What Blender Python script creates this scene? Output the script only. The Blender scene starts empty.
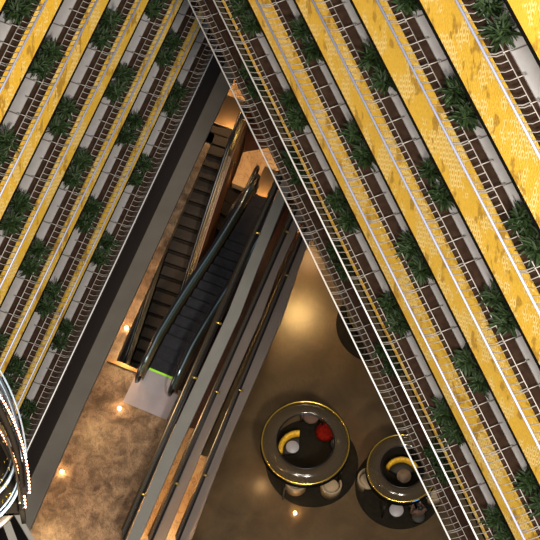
import bpy, bmesh, math, random
from mathutils import Vector, Matrix
random.seed(7)
PI = math.pi
C = bpy.context.scene.collection
F = 2400.0                      # focal length in pixels of a 540 px frame
HC = 74.0                       # camera height over the lowest lobby floor
NX, NY = 187.63, 1292.3         # where the plumb line below the camera meets the picture plane

# ------------------------------------------------------------------ camera
d = Vector((NX-270, -(NY-270), -F)).normalized()
cz = -d
cx = Vector((1, 0, 0)); cx = (cx - cx.dot(cz)*cz).normalized()
cy = cz.cross(cx)
M = Matrix((cx, cy, cz))        # camera -> world
CAM = Vector((0, 0, HC))
cam = bpy.data.objects.new('camera', bpy.data.cameras.new('camera'))
C.objects.link(cam)
cam.matrix_world = Matrix.Translation(CAM) @ M.to_4x4()
cam.data.sensor_width = 36; cam.data.lens = F/540*36
cam.data.clip_end = 500; cam.data.clip_start = 0.5
bpy.context.scene.camera = cam

def ray(x, y): return M @ Vector((x-270, -(y-270), -F))
def U(x, y, z):                 # point at height z seen at pixel x, y
    r = ray(x, y); return CAM + r*((z-HC)/r.z)

# ------------------------------------------------------------------ materials
MAT = {}
def mat(name, col, rough=.5, metal=0, emit=None, es=1, noise=None, bump=0, spec=.5):
    m = bpy.data.materials.new(name); m.use_nodes = True
    nt = m.node_tree; b = nt.nodes['Principled BSDF']
    b.inputs['Base Color'].default_value = (*col, 1)
    b.inputs['Roughness'].default_value = rough
    b.inputs['Metallic'].default_value = metal
    b.inputs['Specular IOR Level'].default_value = spec
    if emit:
        b.inputs['Emission Color'].default_value = (*emit, 1)
        b.inputs['Emission Strength'].default_value = es
    if noise:                   # (scale, second colour, low, high)
        tc = nt.nodes.new('ShaderNodeTexCoord')
        n = nt.nodes.new('ShaderNodeTexNoise'); n.inputs['Scale'].default_value = noise[0]; n.inputs['Detail'].default_value = 6
        r = nt.nodes.new('ShaderNodeValToRGB')
        r.color_ramp.elements[0].position = noise[2]; r.color_ramp.elements[1].position = noise[3]
        r.color_ramp.elements[0].color = (*col, 1); r.color_ramp.elements[1].color = (*noise[1], 1)
        nt.links.new(tc.outputs['Object'], n.inputs['Vector'])
        nt.links.new(n.outputs['Fac'], r.inputs['Fac']); nt.links.new(r.outputs['Color'], b.inputs['Base Color'])
        if bump:
            bp = nt.nodes.new('ShaderNodeBump'); bp.inputs['Strength'].default_value = bump
            nt.links.new(n.outputs['Fac'], bp.inputs['Height']); nt.links.new(bp.outputs['Normal'], b.inputs['Normal'])
    MAT[name] = m
    return m

def gold_mosaic():
    """gold panels set with small round discs in a honeycomb, clustered in light and dark drifts"""
    m = bpy.data.materials.new('gold_mosaic'); m.use_nodes = True
    nt = m.node_tree; N = nt.nodes.new; Lk = nt.links.new; b = nt.nodes['Principled BSDF']
    tc = N('ShaderNodeTexCoord')
    oi = N('ShaderNodeObjectInfo')
    sep = N('ShaderNodeSeparateXYZ'); Lk(tc.outputs['Object'], sep.inputs[0])
    def math_(op, a, bb=None):
        n = N('ShaderNodeMath'); n.operation = op
        for i, v in enumerate((a, bb)):
            if v is None: continue
            if isinstance(v, (int, float)): n.inputs[i].default_value = v
            else: Lk(v, n.inputs[i])
        return n.outputs[0]
    S = 0.105
    X = math_('DIVIDE', sep.outputs['X'], S); Z = math_('DIVIDE', sep.outputs['Z'], S*3.0)
    def lattice(ox, oz):
        fx = math_('SUBTRACT', math_('FLOORED_MODULO', math_('ADD', X, ox), 1.0), .5)
        fz = math_('SUBTRACT', math_('FLOORED_MODULO', math_('ADD', Z, oz), 1.7320508), .8660254)
        return math_('SQRT', math_('ADD', math_('MULTIPLY', fx, fx), math_('MULTIPLY', fz, fz)))
    dist = math_('MINIMUM', lattice(0, 0), lattice(.5, .8660254))
    # ring of each disc
    ring = math_('SUBTRACT', 1.0, math_('MINIMUM', math_('MULTIPLY', math_('ABSOLUTE', math_('SUBTRACT', dist, .34)), 7.0), 1.0))
    dot = math_('LESS_THAN', dist, .17)
    def drift(scale, lo, hi, seed):
        mp = N('ShaderNodeMapping'); mp.inputs['Location'].default_value = (seed, seed*.7, 0); mp.inputs['Scale'].default_value = (1, 1, .4)
        ad = N('ShaderNodeVectorMath'); ad.operation = 'ADD'
        cb = N('ShaderNodeCombineXYZ'); Lk(math_('MULTIPLY', oi.outputs['Random'], 90.0), cb.inputs[0])
        Lk(tc.outputs['Object'], mp.inputs[0]); Lk(mp.outputs[0], ad.inputs[0]); Lk(cb.outputs[0], ad.inputs[1])
        n = N('ShaderNodeTexNoise'); n.inputs['Scale'].default_value = scale; n.inputs['Detail'].default_value = 3; n.inputs['Roughness'].default_value = .65
        Lk(ad.outputs[0], n.inputs['Vector'])
        r = N('ShaderNodeMapRange'); r.inputs[1].default_value = lo; r.inputs[2].default_value = hi
        Lk(n.outputs['Fac'], r.inputs[0]); return r.outputs[0]
    light = drift(1.9, .50, .53, 3); dark = drift(2.2, .55, .60, 11); grain = drift(30, .3, .7, 5)
    def mix(f, a, bb):
        n = N('ShaderNodeMix'); n.data_type = 'RGBA'
        if isinstance(f, (int, float)): n.inputs[0].default_value = f
        else: Lk(f, n.inputs[0])
        for i, v in ((6, a), (7, bb)):
            if isinstance(v, tuple): n.inputs[i].default_value = (*v, 1)
            else: Lk(v, n.inputs[i])
        return n.outputs[2]
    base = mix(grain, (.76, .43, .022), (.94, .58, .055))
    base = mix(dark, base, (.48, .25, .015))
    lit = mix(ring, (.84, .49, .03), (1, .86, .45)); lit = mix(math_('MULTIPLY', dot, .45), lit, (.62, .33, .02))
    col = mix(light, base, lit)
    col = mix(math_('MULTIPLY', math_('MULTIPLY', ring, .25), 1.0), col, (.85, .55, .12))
    Lk(col, b.inputs['Base Color'])
    b.inputs['Metallic'].default_value = .0; b.inputs['Roughness'].default_value = .45
    bp = N('ShaderNodeBump'); bp.inputs['Strength'].default_value = .25; bp.inputs['Distance'].default_value = .01
    Lk(ring, bp.inputs['Height']); Lk(bp.outputs[0], b.inputs['Normal'])
    MAT['gold'] = m

def marble(name, c1, c2, vein, scale, rough):
    m = bpy.data.materials.new(name); m.use_nodes = True
    nt = m.node_tree; N = nt.nodes.new; Lk = nt.links.new; b = nt.nodes['Principled BSDF']
    tc = N('ShaderNodeTexCoord')
    n1 = N('ShaderNodeTexNoise'); n1.inputs['Scale'].default_value = scale; n1.inputs['Detail'].default_value = 8; n1.inputs['Roughness'].default_value = .62; n1.inputs['Distortion'].default_value = .6
    r1 = N('ShaderNodeValToRGB'); r1.color_ramp.elements[0].position = .35; r1.color_ramp.elements[1].position = .68
    r1.color_ramp.elements[0].color = (*c1, 1); r1.color_ramp.elements[1].color = (*c2, 1)
    n2 = N('ShaderNodeTexNoise'); n2.inputs['Scale'].default_value = scale*1.3; n2.inputs['Detail'].default_value = 7; n2.inputs['Distortion'].default_value = 2.2; n2.inputs['Roughness'].default_value = .6
    mp = N('ShaderNodeMapping'); mp.inputs['Location'].default_value = (7, 3, 1); mp.inputs['Scale'].default_value = (1.6, .7, 1); mp.inputs['Rotation'].default_value = (0, 0, .5)
    r2 = N('ShaderNodeValToRGB'); e = r2.color_ramp.elements
    e[0].position = .475; e[0].color = (0, 0, 0, 1); e[1].position = .5; e[1].color = (1, 1, 1, 1)
    e2 = e.new(.525); e2.color = (0, 0, 0, 1)
    mx = N('ShaderNodeMix'); mx.data_type = 'RGBA'; mx.inputs[7].default_value = (*vein, 1)
    mu = N('ShaderNodeMath'); mu.operation = 'MULTIPLY'; mu.inputs[1].default_value = .85
    Lk(tc.outputs['Object'], n1.inputs['Vector']); Lk(tc.outputs['Object'], mp.inputs[0]); Lk(mp.outputs[0], n2.inputs['Vector'])
    Lk(n1.outputs['Fac'], r1.inputs['Fac']); Lk(n2.outputs['Fac'], r2.inputs['Fac'])
    Lk(r2.outputs['Color'], mu.inputs[0]); Lk(mu.outputs[0], mx.inputs[0]); Lk(r1.outputs['Color'], mx.inputs[6]); Lk(mx.outputs[2], b.inputs['Base Color'])
    b.inputs['Roughness'].default_value = rough
    MAT[name] = m

def glass(name, col, alpha, rough=.05):
    m = bpy.data.materials.new(name); m.use_nodes = True
    nt = m.node_tree; nt.nodes.clear(); N = nt.nodes.new; Lk = nt.links.new
    o = N('ShaderNodeOutputMaterial'); t = N('ShaderNodeBsdfTransparent'); g = N('ShaderNodeBsdfPrincipled'); mx = N('ShaderNodeMixShader')
    t.inputs[0].default_value = (*[min(1, .55+c) for c in col], 1)
    g.inputs['Base Color'].default_value = (*col, 1); g.inputs['Roughness'].default_value = rough; g.inputs['Specular IOR Level'].default_value = .8
    mx.inputs[0].default_value = alpha
    Lk(t.outputs[0], mx.inputs[1]); Lk(g.outputs[0], mx.inputs[2]); Lk(mx.outputs[0], o.inputs[0])
    MAT[name] = m

gold_mosaic()
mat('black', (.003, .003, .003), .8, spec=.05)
mat('trough', (.017, .009, .006), .9, noise=(9, (.028, .016, .010), .35, .7), spec=.05)
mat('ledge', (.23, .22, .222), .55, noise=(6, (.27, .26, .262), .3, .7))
mat('rail_white', (.55, .54, .54), .5, .2)  # same handrail without the painted sky reflection
mat('ledge_shaded', (.06, .04, .014), .6)  # shade put into the ledge colour of the lowest right balcony
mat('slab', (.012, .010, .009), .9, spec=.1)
mat('brown_panel', (.055, .036, .025), .6, noise=(5, (.075, .05, .035), .3, .7))
mat('espresso', (.011, .006, .005), .6, noise=(3, (.016, .010, .008), .3, .7), spec=.2)
mat('rail_sky_tint', (.27, .29, .42), .5, .3)  # sky reflection put into the handrail colour as a blue tint
mat('rod', (.27, .245, .225), .5, .2)
mat('joint', (.07, .06, .055), .6)
mat('leaf', (.004, .011, .002), .65, noise=(18, (.016, .034, .006), .35, .7), spec=.25)
mat('stem', (.05, .035, .02), .8)
mat('beam', (.135, .13, .118), .5, noise=(2, (.155, .15, .135), .3, .7))
mat('bulkhead', (.060, .050, .040), .55, noise=(2, (.072, .062, .05), .3, .7))
mat('beam_warm', (.10, .078, .066), .5, noise=(2, (.115, .092, .08), .3, .7))
mat('wood', (.15, .046, .008), .4, noise=(4, (.20, .065, .013), .3, .7))
mat('wood_dark', (.028, .010, .005), .5, noise=(4, (.042, .016, .008), .3, .7), spec=.2)
mat('rubber', (.01, .01, .012), .3)
mat('step', (.022, .015, .010), .6, noise=(20, (.034, .024, .016), .3, .7), spec=.3)
mat('belt', (.011, .011, .014), .7, noise=(6, (.018, .018, .022), .3, .7), spec=.08)
mat('step_dark', (.009, .006, .004), .7, spec=.1)
mat('plate', (.30, .27, .29), .35, .5, noise=(2, (.36, .33, .36), .3, .7))
mat('brass', (.60, .40, .10), .3, .9)
mat('bronze', (.16, .11, .06), .28, .9)
mat('comb', (.25, .60, .02), .5)
mat('steel', (.55, .68, .78), .3, .85)
mat('gunmetal', (.12, .13, .15), .3, .8)
mat('drum', (.008, .006, .004), .9, spec=.05)
mat('bell', (.05, .035, .022), .4, .4)
mat('dark_metal', (.03, .03, .034), .3, .8)
mat('bulb', (1, .7, .5), .3, emit=(1, .30, .12), es=5)
mat('downlight', (1, .9, .7), .3, emit=(1, .80, .50), es=14)
mat('goldleaf', (.5, .33, .02), .4, .5)
mat('rug', (.007, .006, .004), .9, noise=(8, (.014, .011, .006), .3, .7), spec=.1)
mat('shade', (.10, .075, .05), .35)
mat('gold_rim', (.95, .62, .10), .22, .9)
mat('sofa', (.78, .46, .02), .6, noise=(14, (.55, .28, .01), .4, .6))
mat('table', (.30, .28, .29), .5)
mat('table_brown', (.20, .13, .08), .5, noise=(9, (.12, .075, .045), .3, .7))
mat('pouf', (.13, .005, .002), .9, noise=(12, (.06, .003, .002), .4, .6), spec=.05)
mat('cream', (.30, .22, .13), .6)
mat('dark_seat', (.02, .017, .013), .7)
mat('skin', (.45, .26, .16), .6)
mat('shirt', (.10, .055, .035), .8)
mat('hair', (.01, .008, .007), .6)
mat('screen', (.05, .2, .4), .3, emit=(.08, .45, 1), es=1.2)
marble('marble_orange', (.065, .038, .020), (.27, .175, .10), (.025, .012, .006), 3.2, .35)
marble('stone_brown', (.050, .030, .011), (.095, .060, .026), (.06, .036, .016), 1.0, .32)
marble('marble_gold', (.44, .28, .13), (.60, .41, .21), (.24, .13, .06), 1.2, .35)
glass('glass_teal', (.22, .38, .38), .5)
glass('glass_brown', (.10, .075, .045), .45, .12)
glass('glass_olive', (.055, .045, .022), .62, .15)

# ------------------------------------------------------------------ mesh helpers
class MB:
    def __init__(s): s.v = []; s.f = []; s.sm = []
    def add(s, vs, fs, smooth=False):
        o = len(s.v); s.v += [tuple(v) for v in vs]; s.f += [tuple(i+o for i in f) for f in fs]; s.sm += [smooth]*len(fs); return s
    def box(s, x0, x1, y0, y1, z0, z1):
        return s.add([(x, y, z) for z in (z0, z1) for y in (y0, y1) for x in (x0, x1)],
                     [(0, 2, 3, 1), (4, 5, 7, 6), (0, 1, 5, 4), (2, 6, 7, 3), (0, 4, 6, 2), (1, 3, 7, 5)])
    def prism(s, pts, z0, z1):       # polygon (x, y), extruded
        n = len(pts)
        a = sum(pts[i][0]*pts[(i+1) % n][1]-pts[(i+1) % n][0]*pts[i][1] for i in range(n))
        if a < 0: pts = pts[::-1]
        vs = [(p[0], p[1], z0) for p in pts]+[(p[0], p[1], z1) for p in pts]
        return s.add(vs, [tuple(range(n-1, -1, -1)), tuple(range(n, 2*n))]+[(i, (i+1) % n, n+(i+1) % n, n+i) for i in range(n)])
    def tube(s, pts, r, n=6, cap=True):
        pts = [Vector(p) for p in pts]; vs = []; fs = []; prev = None
        for i, p in enumerate(pts):
            t = (pts[min(i+1, len(pts)-1)]-pts[max(i-1, 0)]).normalized()
            a = prev if prev is not None else (Vector((0, 0, 1)) if abs(t.z) < .9 else Vector((1, 0, 0)))
            u = (a-a.dot(t)*t).normalized(); prev = u; w = t.cross(u)
            rr = r[i] if isinstance(r, (list, tuple)) else r
            for k in range(n):
                g = 2*PI*k/n; vs.append(p+(u*math.cos(g)+w*math.sin(g))*rr)
        for i in range(len(pts)-1):
            for k in range(n): fs.append((i*n+k, i*n+(k+1) % n, (i+1)*n+(k+1) % n, (i+1)*n+k))
        if cap: fs += [tuple(range(n-1, -1, -1)), tuple((len(pts)-1)*n+k for k in range(n))]
        return s.add(vs, fs, True)
    def lathe(s, prof, n=48, c=(0, 0, 0), a0=0, a1=2*PI, smooth=True, closed=False):   # prof: (r, z)
        full = abs(a1-a0-2*PI) < 1e-6; m = n if full else n+1; k = len(prof); vs = []; fs = []
        for i in range(m):
            g = a0+(a1-a0)*i/n
            for r, z in prof: vs.append((c[0]+r*math.cos(g), c[1]+r*math.sin(g), c[2]+z))
        for i in range(n):
            j = (i+1) % m
            for q in range(k if closed else k-1):
                q2 = (q+1) % k
                fs.append((i*k+q, j*k+q, j*k+q2, i*k+q2))
        if closed and not full: fs += [tuple(range(k-1, -1, -1)), tuple(n*k+q for q in range(k))]
        return s.add(vs, fs, smooth)
    def mesh(s, name, m):
        me = bpy.data.meshes.new(name); me.from_pydata(s.v, [], s.f)
        me.polygons.foreach_set('use_smooth', s.sm)
        bm = bmesh.new(); bm.from_mesh(me); bmesh.ops.recalc_face_normals(bm, faces=bm.faces); bm.to_mesh(me); bm.free()
        me.materials.append(MAT[m]); return me
    def build(s, name, m, parent=None):
        return link(name, s.mesh(name, m), parent)
def link(name, me, parent=None):
    o = bpy.data.objects.new(name, me); C.objects.link(o)
    if parent: o.parent = parent
    return o
def tag(o, label=None, cat=None, group=None, kind=None):
    if label: o['label'] = label
    if cat: o['category'] = cat
    if group: o['group'] = group
    if kind: o['kind'] = kind
    return o
def empty(name, loc=(0, 0, 0), rz=0):
    o = bpy.data.objects.new(name, None); C.objects.link(o); o.location = loc; o.rotation_euler = (0, 0, rz); o.empty_display_size = .1; return o
def copy_tree(o, parent=None):
    c = o.copy(); C.objects.link(c)
    if parent: c.parent = parent
    for ch in [q for q in o.children]: copy_tree(ch, c)
    return c
def to_origin(o):      # put a mesh thing's origin at the middle of its base
    me = o.data; xs = [v.co for v in me.vertices]
    c = Vector(((min(v.x for v in xs)+max(v.x for v in xs))/2, (min(v.y for v in xs)+max(v.y for v in xs))/2, min(v.z for v in xs)))
    me.transform(Matrix.Translation(-c)); o.location = o.location+c
def struct(o): o['kind'] = 'structure'; return o

# ------------------------------------------------------------------ plants: one rosette of arching leaves
def rosette(seed):
    rnd = random.Random(seed); mb = MB()
    for i in range(110):
        a = rnd.uniform(0, 2*PI); el = rnd.uniform(.05, 1.25); Ln = rnd.uniform(.17, .29); w = rnd.uniform(.011, .018)
        p = Vector((rnd.uniform(-.09, .09), rnd.uniform(-.09, .09), rnd.uniform(.04, .22)))
        dr = Vector((math.cos(a)*math.cos(el), math.sin(a)*math.cos(el), math.sin(el)))
        side = Vector((-math.sin(a), math.cos(a), 0)); vs = []
        for k in range(5):
            t = k/4; ww = w*(.55+1.6*t*(1-t)*2)*(1 if k < 4 else .05)
            up = Vector((0, 0, 1))
            vs += [p-side*ww+up*.006, p-up*.004, p+side*ww+up*.006]
            dr = (dr+Vector((0, 0, -.22))).normalized(); p = p+dr*Ln/4
        fs = []
        for k in range(4):
            b = k*3; fs += [(b, b+1, b+4, b+3), (b+1, b+2, b+5, b+4)]
        mb.add(vs, fs, True)
    return mb.mesh('foliage', 'leaf')
ROS = [rosette(s) for s in range(5)]
STEM = MB().tube([(0, 0, -.02), (.005, 0, .06), (-.004, .004, .16)], [.028, .022, .012], 6).mesh('stem', 'stem')

# ------------------------------------------------------------------ the two wings of balconies
SF = 3.3
ORD = ['lowest', 'second', 'third', 'fourth', 'fifth', 'sixth', 'seventh']
WING = {
 'right': dict(a=.4156, d=10.00, h1=12.8128*SF, s=1, rv=-.236),
 'left': dict(a=2.7583, d=10.985, h1=15.7788*SF, s=-1, rv=-.187),
}
PLANTS = {   # picture positions of the plant pairs of every floor, from the top of the photo down
 ('right', 0): [(245, 83), (289, 170), (335, 262), (382, 360), (434, 465)],
 ('right', 1): [(242.5, 17), (290, 111), (339, 212.5), (390, 316), (444, 424), (494, 532)],
 ('right', 2): [(300.5, 42.5), (352, 148), (410, 260), (467.5, 374), (530, 497)],
 ('right', 3): [(372, 71), (433, 184), (499, 309)],
 ('right', 4): [(402, -12), (459, 105), (526, 236)],
 ('right', 5): [(495, 18), (568, 155)],
 ('right', 6): [(600, 60)],
 ('left', 0): [(176, 100), (140, 172), (103, 250), (65, 336), (27, 418)],
 ('left', 1): [(207, -32), (168.5, 50), (131, 129), (91, 215), (50, 299), (13, 377)],
 ('left', 2): [(157, 2), (120, 83), (76, 169), (35, 259), (-8, 350)],
 ('left', 3): [(104, 28), (66, 119), (15.5, 214)],
 ('left', 4): [(47, 60), (4, 150)],
 ('left', 5): [(26, 3), (-22, 100)],
 ('left', 6): [(-60, 30)],
}
GH = {('right', 1): .21, ('right', 2): 1.52, ('left', 1): .98, ('left', 2): 1.0, ('left', 3): 1.16, ('left', 4): 1.25, ('left', 5): 1.3, ('left', 6): 1.3}

NTH = ['first', 'second', 'third', 'fourth', 'fifth', 'sixth', 'seventh']
for (wing, k), cl in PLANTS.items():
    W = WING[wing]; n = Vector((math.cos(W['a']), math.sin(W['a']), 0)); ex = Vector((n.y, -n.x, 0)); s = W['s']
    h = W['h1']-(k-1)*SF; z = HC-h; dd = W['d']
    if (wing, k) == ('right', 0): dd = 10.30
    GO = {('right', 2): .045, ('right', 3): .035, ('right', 1): .04, ('right', 5): -.055, ('right', 6): -.06, ('left', 1): .015}.get((wing, k), 0)
    dd += GO
    org = n*dd + Vector((0, 0, z))
    rz = math.atan2(ex.y, ex.x)
    # extent along the wing: solve for picture height y = -35 and 575 on the edge line
    def u_at(yy):
        lo, hi = -60, 60
        def py(u):
            q = M.transposed() @ (org+ex*u-CAM); return 270 + F*q.y/q.z
        for _ in range(60):
            mid = (lo+hi)/2
            if (py(mid)-yy)*s < 0: lo = mid
            else: hi = mid
        return (lo+hi)/2
    ya, yb = u_at((-60 if wing == 'left' else -45-22*k) if (wing, k) != ('left', 0) else 10), u_at(580)
    if wing == 'right' and k == 1: yb = u_at(585)
    def u_px(x, y):
        p = U(x, y, z+.12)-org; return p.dot(ex)
    # cut floors that leave through the side of the frame
    def px_of(u):
        q = M.transposed() @ (org+ex*u-CAM); return 270 - F*q.x/q.z
    while wing == 'right' and px_of(yb) > 640: yb -= .2*s
    while wing == 'left' and px_of(yb) < -70: yb -= .2*s
    u0, u1 = min(ya, yb), max(ya, yb)
    name = ORD[k]
    root = empty('balcony', org, rz)
    front = 'gold fronted' if (wing, k) not in (('right', 0), ('left', 0)) else 'dark fronted'
    if (wing, k) == ('right', 1): front = 'thin gold edged'
    tag(root, f'{front} balcony with planted trough, {name} up from the lobby on the {wing} wing', 'balcony', 'stacked balconies of the atrium')
    g = GH.get((wing, k), 1.66 if wing == 'right' else 1.2)
    tr = .27; dep = 2.2
    if (wing, k) == ('right', 0):
        MB().box(u0, u1, .0, 1.0, -.10, -.02).build('planter_trough', 'trough', root)
        MB().box(u0, u1, -.02, -.002, -.12, .0).build('edge_trim', 'brown_panel', root)
        MB().box(u0, u1, .34, 1.6, -.018, .0).build('ledge', 'ledge_shaded', root)
        MB().box(u0, u1, .5, 1.6, -.5, -.102).build('slab', 'slab', root)
    else:
        fm = 'gold'
        if (wing, k) == ('left', 0): fm = 'brown_panel'; g = .55
        pan = MB().add([(uu, v, w) for uu in (u0, u1) for v, w in ((-.010, -g), (-.010, 0), (-.0095, 0), (0, -.03), (0, -g))],
                       [(0, 1, 2, 3, 4), (5, 6, 7, 8, 9)]+[(i, (i+1) % 5, 5+(i+1) % 5, 5+i) for i in range(5)]).build('gold_panel' if fm == 'gold' else 'front_panel', fm, root)
        MB().box(u0, u1, -.010, .30, -g-.15, -g-.001).build('shade_strip', 'black', root)  # black strip standing in for the shade line under the front panel
        MB().box(u0, u1, .001, tr, -.35, -.035).build('planter_trough', 'trough', root)
        MB().box(u0, u1, tr+.002, dep, -.10, .0).build('ledge', 'ledge', root)
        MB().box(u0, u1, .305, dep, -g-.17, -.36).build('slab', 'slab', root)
    # railing: curved balusters from an inner wire out to a handrail
    rv, wv = W['rv']-GO, .105-GO
    if (wing, k) == ('right', 2): rv = -.325
    if wing == 'left': wv = .13-GO
    if (wing, k) == ('right', 0): rv, wv = -.27, .10
    rt = empty('railing', org + Vector((0, 0, .0)), rz)
    tag(rt, f'pale metal railing of curved rods along the {name} balcony of the {wing} wing', 'railing', 'balcony railings of the atrium')
    RR = .022 if k > 1 else .017
    MB().tube([(u0, rv, .30), (u1, rv, .30)], RR, 8).build('handrail', 'rail_sky_tint' if k > 1 or (wing, k) == ('left', 1) else 'rail_white', rt)
    MB().tube([(u0, wv, .05), (u1, wv, .05)], .0085, 6).build('lower_rail', 'rod', rt)
    cs = sorted([u_px(x, y)*s for x, y in cl])                  # distance downwards in the picture
    # regular period
    per = (cs[-1]-cs[0])/(len(cs)-1) if len(cs) > 1 else (2.5 if wing == 'right' else 2.35)
    sp = per/16
    pts = [(0, wv, .05), (0, wv-.12, .045), (0, rv+.15, .10), (0, rv+.04, .20), (0, rv, .29)]
    B = MB().tube(pts, .0085, 5, False).mesh('baluster', 'rod')
    PO = MB().tube([(-.02, *p[1:]) for p in pts], .011, 5).tube([(.02, *p[1:]) for p in pts], .011, 5)
    PO.tube([(0, wv, -.03), (0, wv, .06)], .016, 6); PO = PO.mesh('post', 'rod')
    TB = MB().tube([(0, wv-.01, .05), (0, tr+.03, .045)], .0085, 5); TB.tube([(0, tr+.03, .047), (0, tr+.03, -.01)], .008, 5); TB = TB.mesh('tie_rod', 'rod')
    JL = MB().box(-.012, .012, tr+.01, dep-.3, .0005, .004).mesh('joint_strip', 'joint')
    i0 = math.floor((min(u0*s, u1*s)-cs[0])/sp); cnt = 0
    i = i0
    while True:
        i += 1
        uu = cs[0]+3.5*sp+i*sp; u = uu*s
        if uu > max(u0*s, u1*s)-.02: break
        if uu < min(u0*s, u1*s)+.02: continue
        ph = i % 16
        if ph in (0, 6):
            o = link('post', PO, rt); o.location = (u, 0, 0)
            o = link('tie_rod', TB, rt); o.location = (u, 0, 0)
            if (wing, k) != ('right', 0):
                o = link('joint_strip', JL, root); o.location = (u, 0, 0)
        else:
            o = link('baluster', B, rt); o.location = (u, 0, 0); cnt += 1
            if ph == 3:
                o = link('tie_rod', TB, rt); o.location = (u, 0, 0)
    # plants
    for j, c in enumerate(cs):
        if wing == 'left' and k == 6 or wing == 'right' and k == 6: pass
        seen = len([1 for (x, y) in cl[:j+1] if y > -5])
        if cl[j][1] < -30 or cl[j][0] > 575 or cl[j][0] < -30: continue
        dim = 2 if k else 1
        for q, off in enumerate((-.235, .235)):
            du = off*(per/2.4)
            pl = empty('leafy_plant', org+ex*((c+du)*s)+n*(tr-.01+(.0 if wing == 'right' else .0)), rz+random.uniform(0, 6.28))
            pl.location.z += -.033 if (wing, k) != ('right', 0) else -.018
            tag(pl, f'{("upper","lower")[q]} plant of the {NTH[j]} green pair down, {name} {wing} balcony', 'plant', f'plants on the {name} {wing} balcony')
            o = link('foliage', random.choice(ROS), pl)
            sc = 1.0 if k else .9
            pl.scale = (sc*random.uniform(.95, 1.1),)*2+(random.uniform(.9, 1.1),)
            link('stem', STEM, pl)

nR = Vector((math.cos(WING['right']['a']), math.sin(WING['right']['a']), 0))
nL = Vector((math.cos(WING['left']['a']), math.sin(WING['left']['a']), 0)); eL = Vector((nL.y, -nL.x, 0))
for side, nn, dd, zb in (('right', nR, 12.25, HC-46.5), ('left', nL, 13.22, HC-58)):
    W = WING['right' if side == 'right' else 'left']; ex = Vector((nn.y, -nn.x, 0))
    o = MB().box(-30, 30, 0, .2, 0, HC-20-zb).build('wall_'+side, 'slab')
    # the wall behind the balconies, kept to the seen stretch
    o.data.clear_geometry(); 
    mb = MB().box(-22, 9, 0, .2, 0, HC-22-zb) if side == 'right' else MB().box(-9, 22, 0, .2, 0, HC-22-zb)
    o.data = mb.mesh('wall', 'slab'); o.location = nn*dd+Vector((0, 0, zb)); o.rotation_euler.z = math.atan2(ex.y, ex.x); struct(o)

# helper: horizontal slab from picture corners at height z
def slab_px(name, pts, z, th, m, kind=True, parent=None):
    ws = [U(x, y, z) for x, y in pts]
    o = MB().prism([(p.x, p.y) for p in ws], z-th, z).build(name, m, parent)
    if kind: struct(o)
    return o
def hit_left(x, y, dd=10.955):
    r = ray(x, y); t = dd/(r.x*nL.x+r.y*nL.y); return CAM+r*t

# ------------------------------------------------------------------ under the left wing: dark wall band and grey bulkhead
pb = hit_left(160, 202); ZB = pb.z
z0L = HC-(WING['left']['h1']+SF)
ua, ub = (hit_left(10, 530)-nL*10.955).dot(eL), (hit_left(240, 20)-nL*10.955).dot(eL)
org = nL*10.955
o = MB().box(min(ua, ub)-1.5, max(ua, ub)+1.0, .0, .25, ZB+.02, z0L-.74).build('trim_1', 'espresso'); o.location = org; o.rotation_euler.z = math.atan2(eL.y, eL.x); struct(o)
slab_px('trim_2', [(253, 36), (207.5, 135), (146, 270), (84, 405), (16, 562), (-20, 562), (62, 405), (158, 202), (226, 50)], ZB, .12, 'bulkhead')
print('ZB', ZB, 'z0L', z0L)

# ------------------------------------------------------------------ lobby levels
Z0 = HC-63.5                   # marble level where the dark escalator lands
RISE = 3.3
ZA = Z0+.15
ZL = Z0-RISE                   # level below
ZU = Z0+RISE                   # level above
ZBm, ZC = ZA-3.4, ZA-6.8
# pods floor
mb = MB().prism([(p.x, p.y) for p in [U(x, y, 0) for x, y in ((110, 640), (620, 640), (620, -60), (120, -60))]], -.3, 0)
o = mb.build('floor', 'stone_brown'); struct(o)
# marble floor on the left
slab_px('floor', [(-90, 620), (93, 620), (129, 528), (186.5, 393), (176, 389), (178, 384), (116, 361), (150, 285), (215, 135), (180, 120), (-90, 480)], Z0, .35, 'marble_orange')

def strip(name, top, bot, wt, wb, z, th, m):
    (x0, y0), (x1, y1) = top, bot
    return slab_px(name, [(x0, y0), (x0+wt, y0+wt*.4), (x1+wb, y1+wb*.3), (x1, y1)], z, th, m)
# three parapets stepping down to the pod floor
def para(name, L_, R_, z, m): return slab_px(name, L_+R_[::-1], z, .12, m)
para('trim_3', [(309, 122), (274, 200), (245, 270), (227, 315), (185, 405), (164.5, 450), (127, 540), (118, 560)], [(319, 122), (285, 200), (257, 270), (240, 315), (199, 405), (178, 450), (139.5, 540), (130, 560)], ZA, 'beam')
para('trim_4', [(330, 140), (287, 230), (268, 270), (250.5, 315), (210, 405), (190.5, 450), (153, 540), (145, 560)], [(340, 140), (297, 230), (278.5, 270), (262, 315), (222, 405), (202.5, 450), (165, 540), (157, 560)], ZBm, 'beam_warm')
para('trim_5', [(318, 208), (300, 243), (287.5, 270), (273, 300), (234, 405), (214, 450), (180, 540), (172, 560)], [(326, 208), (306, 248), (298, 270), (283.5, 315), (244.5, 405), (225, 450), (191, 540), (183, 560)], ZC, 'beam_warm')
# floors behind the two lower parapets
slab_px('floor', [(199, 430), (148, 556), (60, 556), (140, 425), (175, 424)], ZBm-.06, .2, 'marble_gold')
slab_px('floor', [(212, 458), (174, 556), (60, 556), (140, 455), (190, 452)], ZC-.06, .2, 'marble_gold')
slab_px('floor', [(292, 205), (275, 248), (281, 249), (300, 207)], ZC+.4, .1, 'marble_gold')
slab_px('floor', [(325, 175), (190, 480), (100, 480), (225, 205)], ZC-.45, .2, 'wood_dark')
# lower escalator landing
slab_px('floor', [(243.5, 151), (232, 183), (271, 198.5), (296, 150), (296, 141)], ZL, .3, 'marble_gold')
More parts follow.
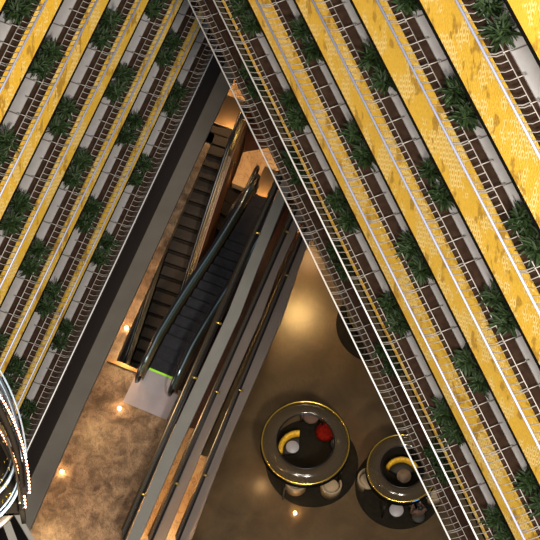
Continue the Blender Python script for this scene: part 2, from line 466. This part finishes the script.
# upper escalator landing
slab_px('floor', [(232, 60), (206, 124), (234.5, 130), (262, 66)], Z0, .3, 'marble_gold')
# glass guards with small brackets along the parapets
def guard(top, bot, z, label, hgt=.95, brk=(.2, .45, .7)):
    a, b = U(*top, z), U(*bot, z); root = empty('glass_guard', (a+b)/2)
    tag(root, label, 'glass guard', 'glass guards along the grey parapets')
    L = a-(a+b)/2; dirv = (b-a).normalized(); nn = Vector((-dirv.y, dirv.x, 0))
    p, q = a-(a+b)/2, b-(a+b)/2
    t = .012
    MB().prism([((p+nn*t).x, (p+nn*t).y), ((q+nn*t).x, (q+nn*t).y), ((q-nn*t).x, (q-nn*t).y), ((p-nn*t).x, (p-nn*t).y)], .0, hgt).build('glass_pane', 'glass_olive', root)
    MB().tube([p+Vector((0, 0, hgt+.02)), q+Vector((0, 0, hgt+.02))], .035, 6).build('handrail', 'bronze', root)
    MB().tube([p+Vector((0, 0, .03)), q+Vector((0, 0, .03))], .05, 6).build('base_shoe', 'dark_metal', root)
    for f_ in brk:
        c = p.lerp(q, f_)
        MB().tube([c+nn*.12+Vector((0, 0, .12)), c-nn*.12+Vector((0, 0, .12))], .035, 6).build('bracket', 'brass', root)
guard((305, 124), (123, 540), ZA, 'glass guard on the left edge of the leftmost grey parapet', brk=(.28, .5, .63, .9))
guard((318, 160), (149, 546), ZBm, 'glass guard with small lights on the middle grey parapet', brk=(.2, .62, .85))
guard((312, 213), (176, 546), ZC, 'glass guard on the rightmost grey parapet beside the pod floor', brk=(.2, .55, .8))

# ------------------------------------------------------------------ escalators
def escalator(label, P, Q, width, kind, skirt='wood', nstep=None, stepmat='step', side_h=.85):
    """P, Q: world points at the middle of the two ends of the moving stair"""
    dv = Q-P; hor = Vector((dv.x, dv.y, 0)); Ln = hor.length; ax = hor/Ln
    rz = math.atan2(ax.y, ax.x); root = empty('escalator', P, rz)
    tag(root, label, 'escalator', 'lobby escalators')
    rise = dv.z; flat = .8; run = Ln-2*flat
    def zt(x):
        if x <= flat: return 0
        if x >= Ln-flat: return rise
        t = (x-flat)/run; e = .08
        return rise*(t-math.sin(2*PI*t)*0.03)
    w = width/2
    n = nstep or int(Ln/.4); st = Ln/n
    for i in range(n):
        x = i*st; zz = zt(x+st/2)
        mb = MB().box(x+.005, x+st-(.001 if kind == 'dark' else .012), -w, w, zz-.22, zz)
        o = mb.build('step', stepmat, root)
        if kind == 'brown':
            sgn = 1 if rise > 0 else -1
            ed = x if rise > 0 else x+st
            MB().box(ed-.012, ed+.030, -w, w, zz+.0015, zz+.006).build('step_edge', 'black', o)
    xs = [-.35+i*(Ln+.7)/40 for i in range(41)]
    for sd, sn in ((-1, 'right'), (1, 'left')):
        y0 = sd*(w+.03)
        # inner skirt and deck
        vs, fs = [], []
        for x in xs:
            zb = zt(min(max(x, 0), Ln))
            vs += [(x, y0, zb-.25), (x, y0, zb+.16), (x, y0+sd*.16, zb+.16), (x, y0+sd*.16, zb-.45)]
        for i in range(40):
            a = i*4
            for q in range(4): fs.append((a+q, a+(q+1) % 4, a+4+(q+1) % 4, a+4+q))
        fs += [(0, 1, 2, 3), (160, 161, 162, 163)]
        MB().add(vs, fs).build('deck', 'bronze', root)
        # glass balustrade
        yg = y0+sd*.08; vs, fs = [], []
        for x in xs:
            zb = zt(min(max(x, 0), Ln)); vs += [(x, yg-.01, zb+.10), (x, yg+.01, zb+.10), (x, yg+.01, zb+side_h), (x, yg-.01, zb+side_h)]
        for i in range(40):
            a = i*4
            for q in range(4): fs.append((a+q, a+(q+1) % 4, a+4+(q+1) % 4, a+4+q))
        fs += [(0, 1, 2, 3), (160, 161, 162, 163)]
        MB().add(vs, fs).build('glass_balustrade', 'glass_teal', root)
        hp = [(-.38, yg, .16), (-.55, yg, .22), (-.65, yg, .45), (-.58, yg, side_h-.12), (-.4, yg, side_h+.01)]
        hp += [(x, yg, zt(min(max(x, 0), Ln))+side_h+.03) for x in xs[1:-1]]
        z1 = rise
        hp += [(Ln+.4, yg, z1+side_h+.01), (Ln+.58, yg, z1+side_h-.12), (Ln+.65, yg, z1+.45), (Ln+.55, yg, z1+.22), (Ln+.38, yg, z1+.16)]
        hr = MB().tube(hp, .042, 8).build('handrail', 'rubber', root)
        MB().tube([(p[0], p[1]-.055, p[2]-.05) for p in hp[5:-5]], .026, 6).build('handrail_track', 'steel' if kind == 'dark' else 'bronze', root)
        # truss cladding
        vs, fs = [], []
        yc = y0+sd*.165
        for x in xs:
            zb = zt(min(max(x, 0), Ln)); vs += [(x, yc, zb+.09), (x, yc+sd*.04, zb+.09), (x, yc+sd*.04, zb-.7), (x, yc, zb-.7)]
        for i in range(40):
            a = i*4
            for q in range(4): fs.append((a+q, a+(q+1) % 4, a+4+(q+1) % 4, a+4+q))
        fs += [(0, 1, 2, 3), (160, 161, 162, 163)]
        MB().add(vs, fs).build('side_cladding', skirt, root)
    vs, fs = [], []
    for x in xs:
        zb = zt(min(max(x, 0), Ln)); vs += [(x, -w-.2, zb-.46), (x, w+.2, zb-.46), (x, w+.2, zb-.7), (x, -w-.2, zb-.7)]
    for i in range(40):
        a = i*4
        for q in range(4): fs.append((a+q, a+(q+1) % 4, a+4+(q+1) % 4, a+4+q))
    fs += [(0, 1, 2, 3), (160, 161, 162, 163)]
    MB().add(vs, fs).build('truss', 'dark_metal', root)
    for x0, x1, zz in ((-1.0, -.02, 0), (Ln+.02, Ln+1.0, rise)):
        if kind == 'inner': continue
        MB().box(x0, x1, -w-.02, w+.02, zz-.2, zz+.003).build('landing_plate', 'plate' if kind == 'dark' and zz == 0 else 'bronze', root)
    if kind == 'dark':
        MB().box(-.03, .03, -w, w, .004, .02).build('comb_strip', 'comb', root)
        MB().box(-1.2, -.4, -w-.28, w+.28, .001, .006).build('floor_plate', 'plate', root)
    return root
E1P, E1Q = U(131.5, 396, ZL), U(223.5, 126, Z0)
E2P, E2Q = U(162, 374, Z0+.02), U(264.5, 198, ZL)
print('E1 len', (E1Q-E1P).to_2d().length, 'E2', (E2Q-E2P).to_2d().length)
escalator('escalator with visible brown steps rising beside the grey bulkhead', E1P, E1Q, .72, 'brown', nstep=23, skirt='wood')
escalator('dark escalator with teal glass sides and pale landing plate', E2P, E2Q, .78, 'dark', stepmat='belt', skirt='wood_dark')
E3P, E3Q = U(235, 192, ZL-.02), U(160, 336, ZL-RISE)
escalator('partly hidden escalator going down between the two longer escalators', E3P, E3Q, .66, 'inner', skirt='wood_dark', stepmat='step_dark')
# wood clad wall between the escalators
def wall_px(name, p, q, z0, z1, th, m):
    a, b = U(*p, z0), U(*q, z0); dv = (b-a).normalized(); nn = Vector((-dv.y, dv.x, 0))*th
    o = MB().prism([(v.x, v.y) for v in (a, b, b+nn, a+nn)], z0, z1).build(name, m); return struct(o)
wall_px('wall_back', (251.5, 118), (193, 300), ZL-1.2, ZL+1.3, .1, 'wood')
# dark wall above the landings, under the right wing
slab_px('floor', [(248, 112), (243.5, 151), (296, 141), (290, 100)], ZL+.1, .3, 'wood_dark')
slab_px('trim_8', [(108, 357), (107, 361), (137, 373), (138, 369)], Z0+.08, .08, 'bronze')

# ------------------------------------------------------------------ small round floor lights
for (x, y, z, lb) in ((119.5, 408.5, Z0, 'small bright round floor light left of the pale landing plate'),
                      (62, 472, Z0, 'small bright round floor light in the open marble floor, lower left'),
                      (126.5, 328, Z0, 'small bright round floor light beside the brown step escalator'),
                      (295, 513, 0, 'tiny bright floor light just below the left seating pod')):
    p = U(x, y, z); t = empty('floor_light', p); tag(t, lb, 'light')
    MB().lathe([(0, .02), (.05, .02), (.05, .001), (0, .001)], 16).build('lens', 'downlight', t)
    MB().lathe([(.052, .001), (.052, .024), (.07, .018), (.075, .001)], 20, closed=True).build('bezel', 'brass', t)
    l = bpy.data.lights.new('glow', 'POINT'); l.energy = 9; l.color = (1, .62, .28); l.shadow_soft_size = .03
    lo = bpy.data.objects.new('glow', l); C.objects.link(lo); lo.location = p+Vector((0, 0, .16)); 

# ------------------------------------------------------------------ seating pods
def pod(cx_, cy_, rpx, rx, ry, rrpx, lb, opening=.50):
    Zt = 2.15
    p = U(cx_, cy_, Zt); k = F/((CAM-p).length)       # px per metre
    R = rpx/k; q = U(rx, ry, .0); RR = rrpx/k
    rug = MB().lathe([(0, .02), (RR-.02, .02), (RR, .012), (RR, .0), (0, 0)], 64).build('round_rug', 'rug'); rug.location = q
    tag(rug, 'dark round rug on the stone floor under the '+lb, 'rug', 'dark round rugs')
    c = empty('pod_canopy', (p.x, p.y, .02)); tag(c, 'round smoked canopy with gold rim, '+lb, 'canopy', 'round seating pod canopies')
    Ri = R*opening
    o = MB().lathe([(R-.02, Zt-.03), (R*.8, Zt+.03), (Ri+.02, Zt+.10), (Ri+.02, Zt+.08), (R*.8, Zt+.01), (R-.02, Zt-.05)], 64, closed=True).build('canopy_shade', 'glass_brown', c)
    o = MB().lathe([(R+.028*math.cos(a), Zt-.03+.028*math.sin(a)) for a in [i*PI/4 for i in range(8)]], 72, closed=True).build('gold_rim', 'gold_rim', c)
    MB().lathe([(R+.035, Zt-.06), (R+.035, Zt-.30), (R+.05, Zt-.30), (R+.05, Zt-.06)], 72, closed=True).build('outer_band', 'black', c)
    MB().lathe([(Ri+.022*math.cos(a), Zt+.09+.022*math.sin(a)) for a in [i*PI/4 for i in range(8)]], 48, closed=True).build('opening_rim', 'dark_metal', c)
    for i in range(4):
        a = PI/4+i*PI/2+.3
        MB().tube([(math.cos(a)*(R-.02), math.sin(a)*(R-.02), .0), (math.cos(a)*(R-.02), math.sin(a)*(R-.02), Zt-.06)], .03, 8).build('post', 'dark_metal', c)
    return q, RR, k, c
q1, RR1, k1, c1 = pod(305.5, 442.5, 43.5, 312, 463, 47.5, 'left seating pod', .66)
q2, RR2, k2, c2 = pod(402.5, 468, 35, 399, 487, 45, 'right seating pod', .62)
q3, RR3, k3, c3 = pod(384, 307, 37, 377, 325, 42, 'pod behind the lowest right railing', .62)

def tub_chair(x, y, ang, r, m, lb, z=.02):
    p = U(x, y, .35); t = empty('tub_chair', (p.x, p.y, z), ang); tag(t, lb, 'armchair', 'cream tub chairs')
    MB().lathe([(0, .22), (r*.72, .22), (r*.78, .30), (r*.76, .38), (r*.6, .41), (0, .41)], 28).build('seat', m, t)
    MB().lathe([(r*.80, .06), (r*.82, .62), (r*.90, .68), (r*1.0, .62), (r*1.0, .06)], 28, a0=-PI*.62, a1=PI*.62, closed=True).build('backrest', m, t)
    MB().lathe([(0, 0), (r*.6, 0), (r*.55, .06), (r*.3, .10), (r*.3, .215), (0, .215)], 20).build('base', 'dark_metal', t)
def round_table(x, y, rpx, k, m, lb, h=.45):
    p = U(x, y, h); r = rpx/k; t = empty('side_table', (p.x, p.y, .02)); tag(t, lb, 'table')
    MB().lathe([(0, h-.03), (r-.01, h-.03), (r, h-.015), (r-.01, h), (0, h)], 36).build('tabletop', m, t)
    MB().tube([(0, 0, .02), (0, 0, h-.03)], .03, 10).build('column', 'dark_metal', t)
    MB().lathe([(0, 0), (r*.6, 0), (r*.55, .02), (0, .03)], 28).build('foot', 'dark_metal', t)
def curved_sofa(x, y, r0px, r1px, a0, a1, k, m, lb, hgt=.62):
    p = U(x, y, .5); t = empty('curved_sofa', (p.x, p.y, .02)); tag(t, lb, 'sofa')
    r0, r1 = r0px/k, r1px/k
    MB().lathe([(r0, hgt), (r0, .1), (r1, .1), (r1, hgt-.02), ((r0+r1)/2, hgt+.05)], 32, a0=a0, a1=a1, closed=True).build('backrest', m, t)
    MB().lathe([(r0-.42, .36), (r0-.42, .12), (r0-.01, .12), (r0-.01, .40), (r0-.2, .42)], 32, a0=a0, a1=a1, closed=True).build('seat', 'dark_seat', t)
    for i in range(3):
        a = a0+(a1-a0)*(.15+.35*i); MB().tube([((r0-.1)*math.cos(a), (r0-.1)*math.sin(a), 0), ((r0-.1)*math.cos(a), (r0-.1)*math.sin(a), .13)], .025, 8).build('leg', 'dark_metal', t)

curved_sofa(299, 451, 16.5, 21.5, math.radians(88), math.radians(185), k1, 'sofa', 'curved yellow backed sofa seen through the left pod opening')
round_table(292.5, 447, 6.8, k1, 'table', 'round grey table beside the curved yellow sofa in the left pod')
p = U(325, 431, .4)
t = empty('pouf', (p.x, p.y, .02)); tag(t, 'large round dark red upholstered pouf in the left pod', 'pouf')
MB().lathe([(0, .06), (.26, .06), (.30, .15), (.31, .32), (.27, .40), (.12, .42), (0, .42)], 32).build('cushion', 'pouf', t)
MB().lathe([(0, 0), (.22, 0), (.22, .058), (0, .058)], 24).build('base', 'dark_metal', t)
tub_chair(296, 483, 1.5+PI, .36, 'cream', 'cream tub chair at the lower left edge of the left pod')
tub_chair(331, 487, -.6-.9, .34, 'cream', 'cream tub chair at the lower right edge of the left pod')
tub_chair(311, 416, PI/2, .34, 'shirt', 'dull brown tub chair near the top of the left pod')
tub_chair(368, 481, PI*.75, .36, 'cream', 'cream tub chair at the left edge of the right pod')
tub_chair(433, 494, -.3, .34, 'cream', 'cream tub chair at the right edge of the right pod')
tub_chair(408, 441, PI/2, .34, 'cream', 'cream tub chair at the top of the right pod behind railing')
curved_sofa(402, 475, 14.5, 18.5, math.radians(25), math.radians(150), k2, 'sofa', 'curved sofa with gold patterned back in the right pod')
round_table(404, 476, 7.5, k2, 'table_brown', 'round brown table inside the right pod in front of sofa')
round_table(396.5, 510, 7.3, k2, 'table', 'round grey table on the rug outside the right canopy')
# pale patterned cushion lying on a dark ottoman
p = U(336.5, 442, .40); t = empty('ottoman', (p.x, p.y, .02)); tag(t, 'small round dark ottoman at the right side of the left pod', 'ottoman')
MB().lathe([(0, 0), (.15, 0), (.18, .08), (.18, .3), (.14, .34), (0, .34)], 24).build('cushion', 'dark_seat', t)
mat('pattern', (.45, .45, .42), .7, noise=(40, (.03, .03, .03), .45, .52))
o = MB().lathe([(0, -.04), (.09, -.035), (.12, 0), (.09, .035), (0, .045)], 20).build('throw_cushion', 'pattern'); o.location = (p.x, p.y, .405)
tag(o, 'small pale patterned round cushion on the dark ottoman', 'cushion')

# ------------------------------------------------------------------ seated person with a lit tablet
p = U(419, 514, .62)
def person(base, rz):
    root = empty('person', base, rz)
    tag(root, 'seated person with dark hair and brown top holding a lit tablet, right pod', 'person')
    J = [  # x forward, y left
     ((0, 0, .50), .14), ((0, 0, .68), .13), ((.0, 0, .88), .145), ((.0, 0, .98), .07), ((.02, 0, 1.05), .055),
     ((.02, .17, .90), .065), ((.06, .24, .68), .05), ((.26, .16, .66), .038), ((.33, .12, .68), .03),
     ((.02, -.17, .90), .065), ((.06, -.24, .68), .05), ((.26, -.16, .66), .038), ((.33, -.12, .68), .03),
     ((.05, .10, .47), .095), ((.45, .12, .48), .07), ((.44, .12, .10), .045), ((.55, .13, .05), .04),
     ((.05, -.10, .47), .095), ((.45, -.12, .48), .07), ((.44, -.12, .10), .045), ((.55, -.13, .05), .04)]
    E = [(0, 1), (1, 2), (2, 3), (3, 4), (2, 5), (5, 6), (6, 7), (7, 8), (2, 9), (9, 10), (10, 11), (11, 12), (0, 13), (13, 14), (14, 15), (15, 16), (0, 17), (17, 18), (18, 19), (19, 20)]
    me = bpy.data.meshes.new('body'); me.from_pydata([j[0] for j in J], E, []); o = link('body', me, root)
    sk = o.modifiers.new('skin', 'SKIN'); sk.use_smooth_shade = True
    for i, j in enumerate(J): me.skin_vertices[0].data[i].radius = (j[1], j[1])
    me.skin_vertices[0].data[0].use_root = True
    o.modifiers.new('sub', 'SUBSURF').levels = 1
    me.materials.append(MAT['shirt'])
    hd = MB().lathe([(0, -.12), (.045, -.105), (.07, -.06), (.082, 0), (.08, .05), (.055, .10), (0, .12)], 20)
    hd.tube([(.075, 0, .0), (.10, 0, -.02), (.08, 0, -.03)], [.01, .014, .008], 6)
    for sy in (1, -1): hd.tube([(0, sy*.08, .01), (-.01, sy*.09, .0), (0, sy*.08, -.02)], [.008, .014, .006], 6)
    h = hd.build('head', 'skin', root); h.location = (.04, 0, 1.16)
    hr = MB().lathe([(.088, -.02), (.092, .03), (.075, .09), (.035, .125), (0, .135), (0, .10), (.05, .09), (.075, .03), (.075, -.02)], 20, c=(-.012, 0, 0)).build('hair', 'hair', h)
    for sy in (1, -1):
        hm = MB()
        hm.tube([(.32, sy*.12, .68), (.36, sy*.115, .685), (.40, sy*.11, .69)], [.03, .036, .028], 8)
        for f_, (dy, ln) in enumerate(((-.024, .06), (-.008, .07), (.008, .066), (.024, .05))):
            hm.tube([(.39, sy*.11+dy, .69), (.39+ln*.6, sy*.11+dy*1.15, .69), (.39+ln, sy*.11+dy*1.2, .675)], [.009, .0085, .006], 6)
        hm.tube([(.36, sy*.09, .69), (.385, sy*.068, .70), (.41, sy*.06, .70)], [.011, .01, .007], 6)
        hm.build('hand', 'skin', root)
    return root
azp = math.atan2(M[1][1], M[0][1])
pp = person((p.x, p.y, .02), PI/2+.25)
tab = empty('tablet', pp.matrix_basis @ Vector((.40, 0, .72)), PI/2+.25); tag(tab, 'small tablet with bright blue screen held by the seated person', 'tablet')
MB().box(-.07, .07, -.13, .13, 0, .012).build('case', 'black', tab); MB().box(-.062, .062, -.12, .12, .0125, .014).build('screen', 'screen', tab)
st = empty('stool', (p.x, p.y, .02)); tag(st, 'round dark stool under the seated person', 'stool')
MB().lathe([(0, .28), (.2, .28), (.22, .33), (.18, .37), (0, .37)], 24).build('seat', 'dark_seat', st)
MB().lathe([(0, 0), (.15, 0), (.06, .05), (.05, .279), (0, .279)], 20).build('base', 'dark_metal', st)

# ------------------------------------------------------------------ lift car at the lower left edge
ZE = HC-20
def circle(cxp, cyp, rpx, z):
    p = U(cxp, cyp, z); return p, rpx/(F/((CAM-p).length))
el = empty('lift_car', U(-100, 480, ZE-1.6)); tag(el, 'curved dark and chrome lift car strung with tiny red gold bulbs', 'lift car')
O = el.location
bulb_me = MB().lathe([(0, -.011), (.008, -.008), (.0115, 0), (.008, .008), (0, .011)], 8).mesh('bulb', 'bulb')
def arc(cxp, cyp, rpx, z, prof, m, name, a0, a1, n=60):
    p, r = circle(cxp, cyp, rpx, z)
    o = MB().lathe([(r+a, b) for a, b in prof], n, c=tuple(p-O), a0=a0, a1=a1, closed=True).build(name, m, el)
    return p-O, r
rd = lambda r, n=8: [(r*math.cos(i*2*PI/n), r*math.sin(i*2*PI/n)) for i in range(n)]
D = math.radians
def fit(pts, z):      # circle in the horizontal plane z through sighted points
    w = [U(x, y, z)-O for x, y in pts]; n = len(w)
    mx, my = sum(p.x for p in w)/n, sum(p.y for p in w)/n
    A = [[0]*3 for _ in range(3)]; B = [0]*3
    for p in w:
        x, y = p.x-mx, p.y-my; row = (x, y, 1); q = x*x+y*y
        for a in range(3):
            B[a] += row[a]*q
            for b in range(3): A[a][b] += row[a]*row[b]
    a, b, c = Matrix(A).inverted() @ Vector(B)
    cxx, cyy = a/2, b/2; R_ = math.sqrt(c+cxx*cxx+cyy*cyy); ct = Vector((mx+cxx, my+cyy, z-O.z))
    an = [math.atan2(p.y-ct.y, p.x-ct.x) for p in w]
    return ct, R_, min(an), max(an)
def ring(pts, z, prof, m, name, e0=.02, e1=.25, n=60):
    c, r, a0, a1 = fit(pts, z)
    return MB().lathe([(r+a, b) for a, b in prof], n, c=tuple(c), a0=a0-e0, a1=a1+e1, closed=True).build(name, m, el), c, r, a0-e0, a1+e1
def string(pts, z, step):
    o, c, r, a0, a1 = ring(pts, z, [(-.022, -.012), (-.004, -.012), (-.004, .012), (-.022, .012)], 'dark_metal', 'light_channel', .01, .06)
    n = int((a1-a0)*r/step)
    for i in range(n):
        a = a0+(a1-a0)*(i+.5)/n; o = link('bulb', bulb_me, el); o.location = c+Vector((math.cos(a)*(r+.006), math.sin(a)*(r+.006), 0))
S1 = [(3, 401), (12, 420), (17, 433), (22, 447), (26, 460), (28, 475), (28.5, 492)]
S2 = [(0, 430), (4, 441), (10, 452), (16, 467), (21, 480), (23.5, 490), (24.5, 507)]
RM = [(0, 371), (8, 385), (15, 401), (20, 420), (24, 440), (26.5, 454)]
string(S1, ZE, .031)
string(S2, ZE-.25, .031)
ring(RM, ZE-.10, [(-.075, -.02), (-.02, -.02), (-.02, .0), (-.075, .0)], 'gunmetal', 'upper_rim')
ring(RM, ZE-.08, rd(.009), 'steel', 'top_tube')
ring([(x-5, y+2) for x, y in RM], ZE-.09, rd(.006), 'steel', 'inner_tube')
ring([(x-9, y+12) for x, y in S1], ZE-.05, rd(.012), 'bronze', 'gold_tube', .0, .2)
ring([(x-4, y+8) for x, y in S1[:5]], ZE-.06, rd(.007), 'gunmetal', 'lower_tube', .0, .2)
# dark drum: wall below the upper string and a dark inner floor
c, r, a0, a1 = fit(S2, ZE-.30)
MB().lathe([(r-.01, -.35), (r-.01, 0), (r-.05, 0), (r-.05, -.35)], 60, c=tuple(c), a0=a0-.03, a1=a1+.2, closed=True).build('drum_wall', 'drum', el)
MB().lathe([(.0, -.02), (r-.052, -.02), (r-.052, -.08), (0, -.08)], 60, c=tuple(c), a0=a0-.03, a1=a1+.3).build('roof', 'drum', el)
c, r, a0, a1 = fit(S1, ZE-.02)
MB().lathe([(r-.03, -.30), (r-.03, 0), (r-.075, 0), (r-.075, -.30)], 60, c=tuple(c), a0=a0+.03, a1=a1+.2, closed=True).build('upper_band', 'drum', el)
# lower bell rings
b1 = [(0, 515.5), (9, 506), (15, 496), (19, 488)]; b2 = [(0, 491), (8, 481), (14, 468)]; b3 = [(0, 528), (12, 517), (22, 500)]
ring(b1, ZE-.22, rd(.014), 'steel', 'bell_ring', .5, .1)
ring([(x-2.5, y-3) for x, y in b1], ZE-.21, rd(.007), 'steel', 'bell_ring', .5, .1)
ring(b2, ZE-.20, rd(.016), 'steel', 'bell_ring', .5, .1)
ring([(x-4, y-4) for x, y in b2], ZE-.19, rd(.008), 'gunmetal', 'bell_ring', .5, .1)
_, c3, r3, q0, q1_ = ring(b3, ZE-.40, [(-.12, -.02), (0, -.02), (0, .02), (-.12, .02)], 'bell', 'bell_base', .5, .1)
MB().lathe([(0, -.06), (r3-.10, -.06), (r3-.10, -.03), (0, -.03)], 60, c=tuple(c3)).build('bell_floor', 'drum', el)
rnd = random.Random(3)
for i in range(18):
    x, y = rnd.uniform(0, 11), rnd.uniform(440, 503)
    q = U(x, y, ZE-.18)-O; a = rnd.uniform(0, 3)
    MB().add([(q.x-.012*math.cos(a), q.y-.012*math.sin(a), q.z), (q.x+.006*math.sin(a), q.y-.006*math.cos(a), q.z+.01), (q.x+.014*math.cos(a), q.y+.014*math.sin(a), q.z), (q.x, q.y, q.z-.01)], [(0, 1, 2), (0, 2, 3), (0, 3, 1), (1, 3, 2)]).build('gold_leaf', 'goldleaf', el)
slab_px('trim_9', [(-25, 503), (17, 508), (36, 560), (-25, 560)], HC-50, .1, 'black')
# grey beams below the car
for i, (a, b, w_) in enumerate((((-2, 512), (16, 560), 8), ((10, 508), (42, 562), 5))):
    z = HC-48
    ws = [U(a[0], a[1], z), U(a[0]+w_, a[1]-2, z), U(b[0]+w_, b[1]-2, z), U(b[0], b[1], z)]
    o = MB().prism([(v.x, v.y) for v in ws], z-.12, z).build('trim_%d' % (6+i), 'beam'); struct(o)

# ------------------------------------------------------------------ light
def area(name, loc, target, sx, sy, power, col):
    l = bpy.data.lights.new(name, 'AREA'); l.shape = 'RECTANGLE'; l.size = sx; l.size_y = sy; l.energy = power; l.color = col
    o = bpy.data.objects.new(name, l); C.objects.link(o); o.location = loc
    o.rotation_euler = (Vector(target)-Vector(loc)).to_track_quat('-Z', 'Y').to_euler(); return o
W_ = bpy.data.worlds.new('world'); bpy.context.scene.world = W_; W_.use_nodes = True
W_.node_tree.nodes['Background'].inputs[0].default_value = (.75, .85, 1, 1); W_.node_tree.nodes['Background'].inputs[1].default_value = .10
mid = U(270, 270, HC-40)
area('skylight', Vector((0, 2, HC+14)), mid, 14, 14, 17000, (1, .95, .88))
area('fascia_fill', Vector((-8, -5, HC-8)), U(430, 160, HC-34), 5, 5, 12500, (1, .92, .80))  # added unseen fill light, brightens the gold fronts of the right wing
area('fascia_fill', Vector((8, -5, HC-12)), U(110, 150, HC-50), 5, 5, 27000, (1, .92, .80))  # second added fill, aimed at the left wing's gold fronts
def spot(x, y, z, hgt, power, col, ang=70, dx=0):
    p = U(x, y, z); l = bpy.data.lights.new('lobby_downlight', 'SPOT'); l.energy = power; l.color = col; l.spot_size = D(ang); l.spot_blend = .9; l.shadow_soft_size = .12
    o = bpy.data.objects.new('lobby_downlight', l); C.objects.link(o); o.location = (p.x+dx, p.y, z+hgt); return o
WARM = (1, .56, .22)
spot(303, 275, 0, 3.6, 620, (1, .60, .20), 120)
spot(340, 448, 0, 1.5, 40, WARM, 120)
spot(262, 475, 0, 1.2, 25, WARM, 120)
spot(150, 540, ZBm, 2.2, 200, WARM, 140); spot(190, 440, ZBm, 2.2, 60, WARM, 140)
spot(178, 520, ZC, 2.2, 200, WARM, 140); spot(215, 430, ZC, 2.2, 60, WARM, 140)
spot(262, 172, ZL, 2.7, 190, WARM, 100)
spot(230, 106, Z0, 2.2, 190, WARM, 130)
spot(126, 330, Z0, 2.2, 200, WARM, 130)
spot(146, 288, Z0, 1.8, 90, WARM, 120)
spot(45, 515, Z0, 2.4, 200, WARM, 130)
spot(92, 410, Z0, 2.2, 90, WARM, 130)
spot(225, 210, ZL, 2.2, 45, WARM, 140)
spot(288, 228, ZC+.4, 1.6, 90, WARM, 90)
spot(312, 232, 0, 2.4, 120, WARM, 120)

sc = bpy.context.scene
sc.view_settings.view_transform = 'Standard'; sc.view_settings.look = 'None'; sc.view_settings.gamma = 1; sc.view_settings.exposure = 0
sc.view_settings.use_curve_mapping = False
